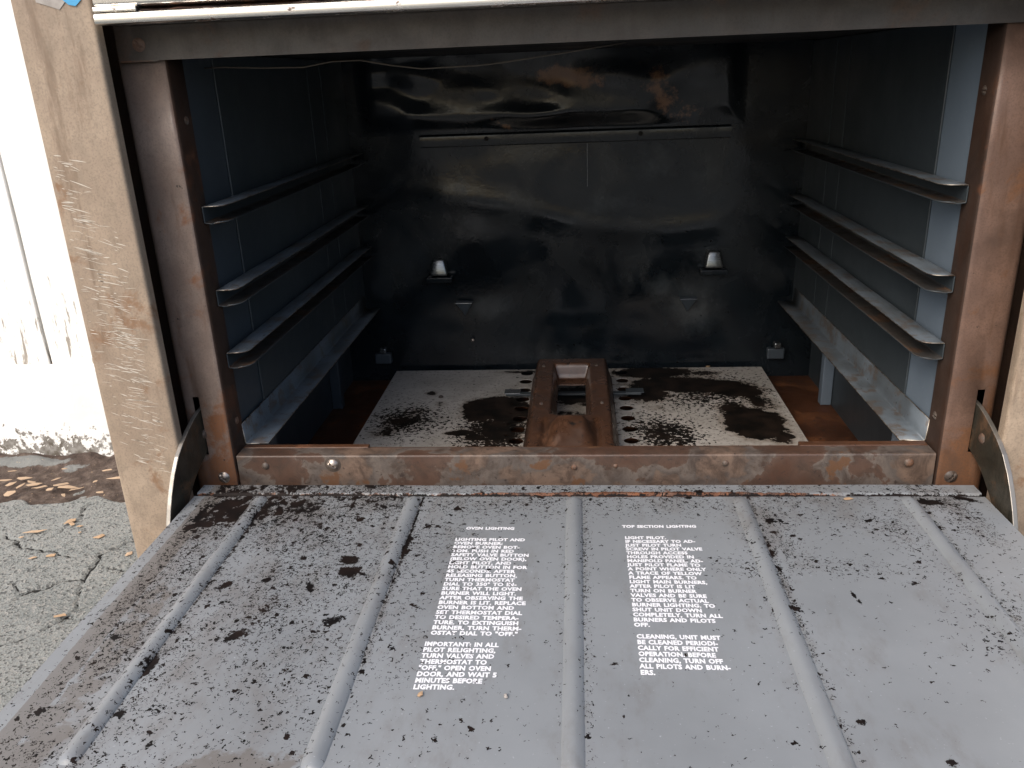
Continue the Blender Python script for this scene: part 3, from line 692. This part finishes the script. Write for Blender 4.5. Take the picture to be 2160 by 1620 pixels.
def rust(x, y):
    d = YB-y
    return 1.05*np.exp(-((d-.0185)/.0035)**2)*(.35+.75*sst(-.2, .02, x)*sst(.3, .12, x)+.3*sst(-.1, -.2, x)) + .5*blobs(x, y, [(.06, -.045, .12, .008, 0, .9)])
def dattr(V):
    x, y = V[:, 0], V[:, 1]; d = YB-y
    fd = (sst(-.34, -.10, y)*.35+.30)*sst(-.049, -.054, y)
    s_ = blobs(x, y, SPOTS)
    for rx, q in zip(RIBS, (1.0, 1.0, .45, .7, .6)): s_ = np.maximum(s_, q*fd*np.exp(-((x-rx-.0088)/.0026)**2))
    s_ = np.maximum(s_, .95*np.exp(-((d-.0190)/.0032)**2)*(.6+.7*vnoise(x, y*0, 25, 4, 3)))
    return {'g': dens(x, y), 's': s_, 'b': film(x, y), 'r': rust(x, y)}
xe = np.concatenate([[0, .0006, .0015, .003], np.arange(.006, .034, .0012)])
xs = np.unique(np.round(np.concatenate([-HW+xe, HW-xe, np.arange(-.33, .3301, .0022)]), 5))
ye = np.concatenate([[0, .0006, .0015, .003], np.arange(.005, .03, .0009)]); yf = xe
ys = np.unique(np.round(np.concatenate([YB-ye, YF+yf, np.arange(YF+.034, YB-.03, .0022)]), 5))
X, Yg = np.meshgrid(xs, ys, indexing='ij')
ex = HW-np.abs(X); eb = YB-Yg; ef = Yg-YF
def hside(e): return -.0030*sst(.012, .027, e)+.0012*np.exp(-((e-.0285)/.0014)**2)-.003*sst(.003, 0, e)
hb = -.0030*sst(.0145, .0165, eb)-.0030*np.exp(-((eb-.0185)/.0022)**2)-.003*sst(.003, 0, eb)
Z = ZD+np.minimum(np.minimum(hside(ex), hb), hside(ef))+(vnoise(X, Yg, 8, 12, 2)-.5)*.0014
V = np.stack([X, Yg, Z], -1).reshape(-1, 3)
ln = mesh('door_liner', V, gridf(len(xs), len(ys)), MT['door'], door, smooth=True, attrs=dattr(V))
def skirt_loop():
    nx, ny = len(xs), len(ys); lp = [i*ny for i in range(nx)]+[(nx-1)*ny+j for j in range(1, ny)]+[i*ny+ny-1 for i in range(nx-2, -1, -1)]+[j for j in range(ny-2, 0, -1)]
    T = V[lp]; Bm = T.copy(); Bm[:, 2] = -.024; n = len(lp)
    W_ = np.concatenate([T, Bm]); F = [[i, n+i, n+(i+1) % n, (i+1) % n] for i in range(n)]
    mesh('door_edge', W_, F, MT['doorshell'], door, smooth=True)
skirt_loop()
for k, rx in enumerate(RIBS):
    ts = np.unique(np.concatenate([np.linspace(0, .012, 9), np.linspace(.012, .315, 130), np.linspace(.315, .327, 9)])); an = np.linspace(0, math.pi, 13); V = []
    for t in ts:
        e = min(t, .327-t); q = math.sqrt(max(0, 1-(1-min(1, e/.009))**2))
        for a in an:
            fl = .0060*math.cos(a)+(.0014*math.cos(a)**5)
            V.append((rx+fl*(.35+.65*q), -.052-t, ZD-.0035+.0040*q*math.sin(a)**1.2))
    V = np.array(V); A = dattr(V); hgt = np.tile(np.sin(an), len(ts))
    A['g'] = A['g']*(1-.8*hgt); A['s'] *= .6; A['b'] = A['b']*.5
    mesh('rib', V, gridf(len(ts), len(an)), MT['door'], door, smooth=True, attrs=A)
# printed instructions
def text_block(name, lines, x, y, pitch, width_of=None, size=.0058, center=None):
    cu = bpy.data.curves.new(name, 'FONT'); cu.body = '\n'.join(lines); cu.size = 1.0; cu.resolution_u = 2
    cu.space_line = 1.0; cu.offset = .05; cu.space_character = 1.06; cu.space_word = 1.25
    to = bpy.data.objects.new(name, cu); COL.objects.link(to)
    dg = bpy.context.evaluated_depsgraph_get(); me = bpy.data.meshes.new_from_object(to.evaluated_get(dg))
    bpy.data.objects.remove(to)
    n = len(me.vertices); c = np.zeros(n*3); me.vertices.foreach_get('co', c); c = c.reshape(-1, 3)
    sx = width_of/(c[:, 0].max()-c[:, 0].min())
    lp = 1.0                                                     # line pitch of a size-1 text
    sy = pitch/lp if len(lines) > 1 else size
    out = np.stack([x+(c[:, 0]-c[:, 0].min())*sx, y+c[:, 1]*sy, np.full(n, ZD-.0030+.0011)], 1)
    # follow the liner's slight waviness
    out[:, 2] = ZD-.0030+(vnoise(out[:, 0], out[:, 1], 8, 12, 2)-.5)*.0014+.00025
    F = [list(p.vertices) for p in me.polygons]; bpy.data.meshes.remove(me)
    mesh(name, out, F, MT['print'], door, attrs={'g': dens(out[:, 0], out[:, 1])*.5})
text_block('lettering', ['OVEN LIGHTING'], -.0936, -.1105, 0, .0420, .0058)
text_block('lettering', ['LIGHTING PILOT AND', 'OVEN BURNER:', 'REMOVE OVEN BOT-', 'TOM. PUSH IN RED', 'SAFETY VALVE BUTTON', '(BELOW OVEN DOOR),', 'LIGHT PILOT, AND', 'HOLD BUTTON IN FOR', '45 SECONDS. AFTER', 'RELEASING BUTTON,', 'TURN THERMOSTAT', 'DIAL TO 350\u00b0 TO IN-', 'SURE THAT THE OVEN', 'BURNER WILL LIGHT.', 'AFTER OBSERVING THE', 'BURNER IS LIT, REPLACE', 'OVEN BOTTOM AND', 'SET THERMOSTAT DIAL', 'TO DESIRED TEMPERA-', 'TURE. TO EXTINGUISH', 'BURNER, TURN THERM-', 'OSTAT DIAL TO "OFF."'], -.1010, -.1290, .0060, .0655)
text_block('lettering', ['IMPORTANT: IN ALL', 'PILOT RELIGHTING,', 'TURN VALVES AND', 'THERMOSTAT TO', '"OFF," OPEN OVEN', 'DOOR, AND WAIT 5', 'MINUTES BEFORE', 'LIGHTING.'], -.1030, -.2672, .0061, .0530)
text_block('lettering', ['TOP SECTION LIGHTING'], .0410, -.1062, 0, .0627, .0058)
text_block('lettering', ['LIGHT PILOT.', 'IF NECESSARY TO AD-', 'JUST PILOT TURN', 'SCREW IN PILOT VALVE', 'THROUGH ACCESS', 'HOLES PROVIDED IN', 'MANIFOLD PANEL. AD-', 'JUST PILOT FLAME TO', 'A POINT WHERE ONLY', 'A TRACE OF YELLOW', 'FLAME APPEARS. TO', 'LIGHT MAIN BURNERS,', 'AFTER PILOT IS LIT', 'TURN ON BURNER', 'VALVES AND BE SURE', 'TO OBSERVE ACTUAL', 'BURNER LIGHTING. TO', 'SHUT UNIT DOWN', 'COMPLETELY, TURN ALL', 'BURNERS AND PILOTS', 'OFF.'], .0418, -.1246, .0059, .0640)
text_block('lettering', ['CLEANING, UNIT MUST', 'BE CLEANED PERIODI-', 'CALLY FOR EFFICIENT', 'OPERATION. BEFORE', 'CLEANING, TURN OFF', 'ALL PILOTS AND BURN-', 'ERS.'], .0430, -.2555, .0061, .0590)

# hinge arms: quadrant plates running out of the jamb slots
def arm(s):
    outer = [(.034, .0500), (.012, .0512), (-.004, .0495), (-.0165, .0462), (-.030, .0410), (-.044, .0345), (-.057, .0265), (-.070, .0140), (-.080, .0008), (-.088, -.0120), (-.0945, -.0250), (-.099, -.0400)]
    inner = [(-.070, -.0420), (-.060, -.0290), (-.048, -.0180), (-.034, -.0085), (-.018, -.0005), (.0, .0050), (.02, .0075), (.034, .0080)]
    pts = outer+inner; x0, x1 = s*.3685, s*.3728
    n = len(pts); V = [(x0, y, z) for y, z in pts]+[(x1, y, z) for y, z in pts]
    F = []; no = len(outer); ni = len(inner)
    # sheet faces as strips between outer and inner edge
    oi = np.array(outer); ii = np.array(inner[::-1])
    A = [list(range(n)), [n+i for i in range(n)][::-1]]
    rim = [[i, n+i, n+(i+1) % n, (i+1) % n] for i in range(n)]
    F = A+rim
    if s > 0: F = [f_[::-1] for f_ in F]
    o = mesh('hinge_arm', V, F, [MT['arm'], MT['armrim']], OV, bevel=.0006, seg=2)
    for p in o.data.polygons[2:2+no-1]: p.material_index = 1
    o['label'] = ('left' if s < 0 else 'right')+' curved hinge arm with a worn bright rim'
    screw('rivet', (s*.3684, .0005 if s < 0 else -.02, .0245), (-s, 0, 0), .005, MT['screw_rust'], o, slot=False, dome=.5)
    return o
arm(-1); arm(1)

# ================================================================ CHIPS AND LEAVES (things of their own)
def flake(name, loc, L, W_, rz, mat, label, cat, group=None, curl=.03, tilt=(0, 0), seed=0, jag=.42, n=6):
    rg = random.Random(seed); k = rg.choice([5, 6, 6, 7]); V = [(rg.uniform(-.1, .1)*L, rg.uniform(-.1, .1)*W_, rg.uniform(.0004, .0016))]
    an = sorted(rg.uniform(-.35, .35)+2*math.pi*i/k for i in range(k))
    for a in an:
        q = rg.uniform(.62, 1.12); V.append((math.cos(a)*L*.5*q, math.sin(a)*W_*.5*q, curl*L*rg.uniform(-.4, 1)+.0002))
    F = [[0, 1+i, 1+(i+1) % k] for i in range(k)]
    o = mesh(name, V, F, mat); m_ = o.modifiers.new('solid', 'SOLIDIFY'); m_.thickness = .0007; m_.offset = 1
    o.location = loc; o.rotation_euler = (tilt[0], tilt[1], rz)
    return tag(o, label, cat, group)
zd_ = ZD-.0028
flake('leaf_fragment', (.2439, -.0575, zd_+.0007), .0085, .0050, .2, MT['leaf'], 'small orange leaf fragment lying at the back of the grey oven door', 'leaf', seed=1)
flake('leaf_fragment', (-.0966, -.3155, zd_+.0005), .0060, .0034, 1.2, MT['leaf'], 'tiny orange leaf fragment just below the left lettering on the oven door', 'leaf', seed=2)
flake('leaf_fragment', (-.0424, -.3155, zd_+.0005), .0052, .0024, 1.5, MT['paper'], 'tiny brownish fragment right of the lowest left lettering on the oven door', 'leaf', seed=3)
flake('leaf_fragment', (.213, .551, ZP+.0012), .010, .006, .3, MT['leaf'], 'orange leaf crumb at the back edge of the pale plate inside the oven', 'leaf', seed=4)
gz = GZ+.001
for k, (x, y, L, W_, rz, mt, lb) in enumerate([
        (-.8929, .3995, .050, .008, .25, 'chip', 'long slender pale wood sliver lying on the asphalt'),
        (-.853, .434, .022, .014, .9, 'leaf', 'forked dry leaf farthest back on the open asphalt'),
        (-.843, .424, .018, .010, -.5, 'leaf', 'dry leaf scrap touching the forked leaf on the asphalt'),
        (-.826, .418, .012, .006, .3, 'leaf', 'tiny leaf crumb right of the forked leaf on the asphalt'),
        (-.7744, .3857, .018, .011, .6, 'leaf', 'dry orange leaf nearest the oven leg on the asphalt'),
        (-.82, .3288, .016, .010, .2, 'leaf', 'rounded orange leaf beside the upper asphalt crack'),
        (-.846, .322, .014, .006, .4, 'chip', 'pale sliver left of the rounded leaf by the upper crack'),
        (-.713, .1766, .020, .008, .35, 'leaf', 'orange leaf lying on the crack closest to the door'),
        (-.697, .335, .018, .012, 1.3, 'chip', 'pale chip tucked against the oven side panel'),
        (-.815, .398, .007, .005, .3, 'chip', 'tiny pale crumb between the sliver and the nearest leaf'),
        (-.905, .382, .010, .004, .2, 'chip', 'short pale splinter just below the long sliver')]):
    flake('dry_leaf' if mt == 'leaf' else 'wood_chip', (x, y, gz+.0015), L, W_, rz, MT[mt], lb, 'leaf' if mt == 'leaf' else 'wood chip', seed=20+k)
pos = [(-1.045, .600, .030, .014, .2), (-1.02, .585, .026, .010, -.3), (-1.005, .572, .028, .014, .5), (-.99, .560, .034, .010, .1), (-1.03, .567, .020, .010, 1.1), (-.955, .575, .030, .018, .4), (-.935, .562, .036, .012, .25), (-.915, .555, .030, .007, .35), (-.965, .553, .022, .012, -.2), (-1.055, .575, .022, .012, .8), (-1.075, .59, .03, .012, .1),
       (-.975, .592, .02, .010, .9), (-.895, .585, .012, .008, .5), (-1.03, .535, .03, .02, .2), (-.925, .532, .016, .008, -.9), (-.86, .54, .016, .008, .2), (-.86, .60, .04, .008, .1), (-.845, .615, .028, .008, -.15), (-.90, .635, .03, .005, .1), (-1.09, .63, .02, .008, .3), (-.99, .64, .016, .006, .2), (-.835, .59, .014, .008, .7)]
CHIPL = {5: 'broad pale chip at the middle of the chips on the dirt strip', 7: 'slim pale sliver at the right end of the chip cluster on the dirt', 13: 'large wedge-shaped chip at the broken asphalt edge', 14: 'small pale chip alone at the asphalt edge, right of the cluster', 15: 'small pale chip on the asphalt edge beside the oven side panel', 16: 'long pale splinter on the dirt beside the oven side panel', 18: 'thin pale straw on the dirt close under the white footing board', 19: 'small chip on the grey mound at the foot of the wall'}
for k, (x, y, L, W_, rz) in enumerate(pos):
    flake('wood_chip', (x, y, GZ-.002+random.uniform(0, .003)), L, W_, rz, MT['chip'], CHIPL.get(k, 'pale wood chip scattered on the dirt strip below the white wall'), 'wood chip', 'wood chips on the dirt below the wall', seed=60+k, tilt=(random.uniform(-.15, .15), random.uniform(-.15, .15)))
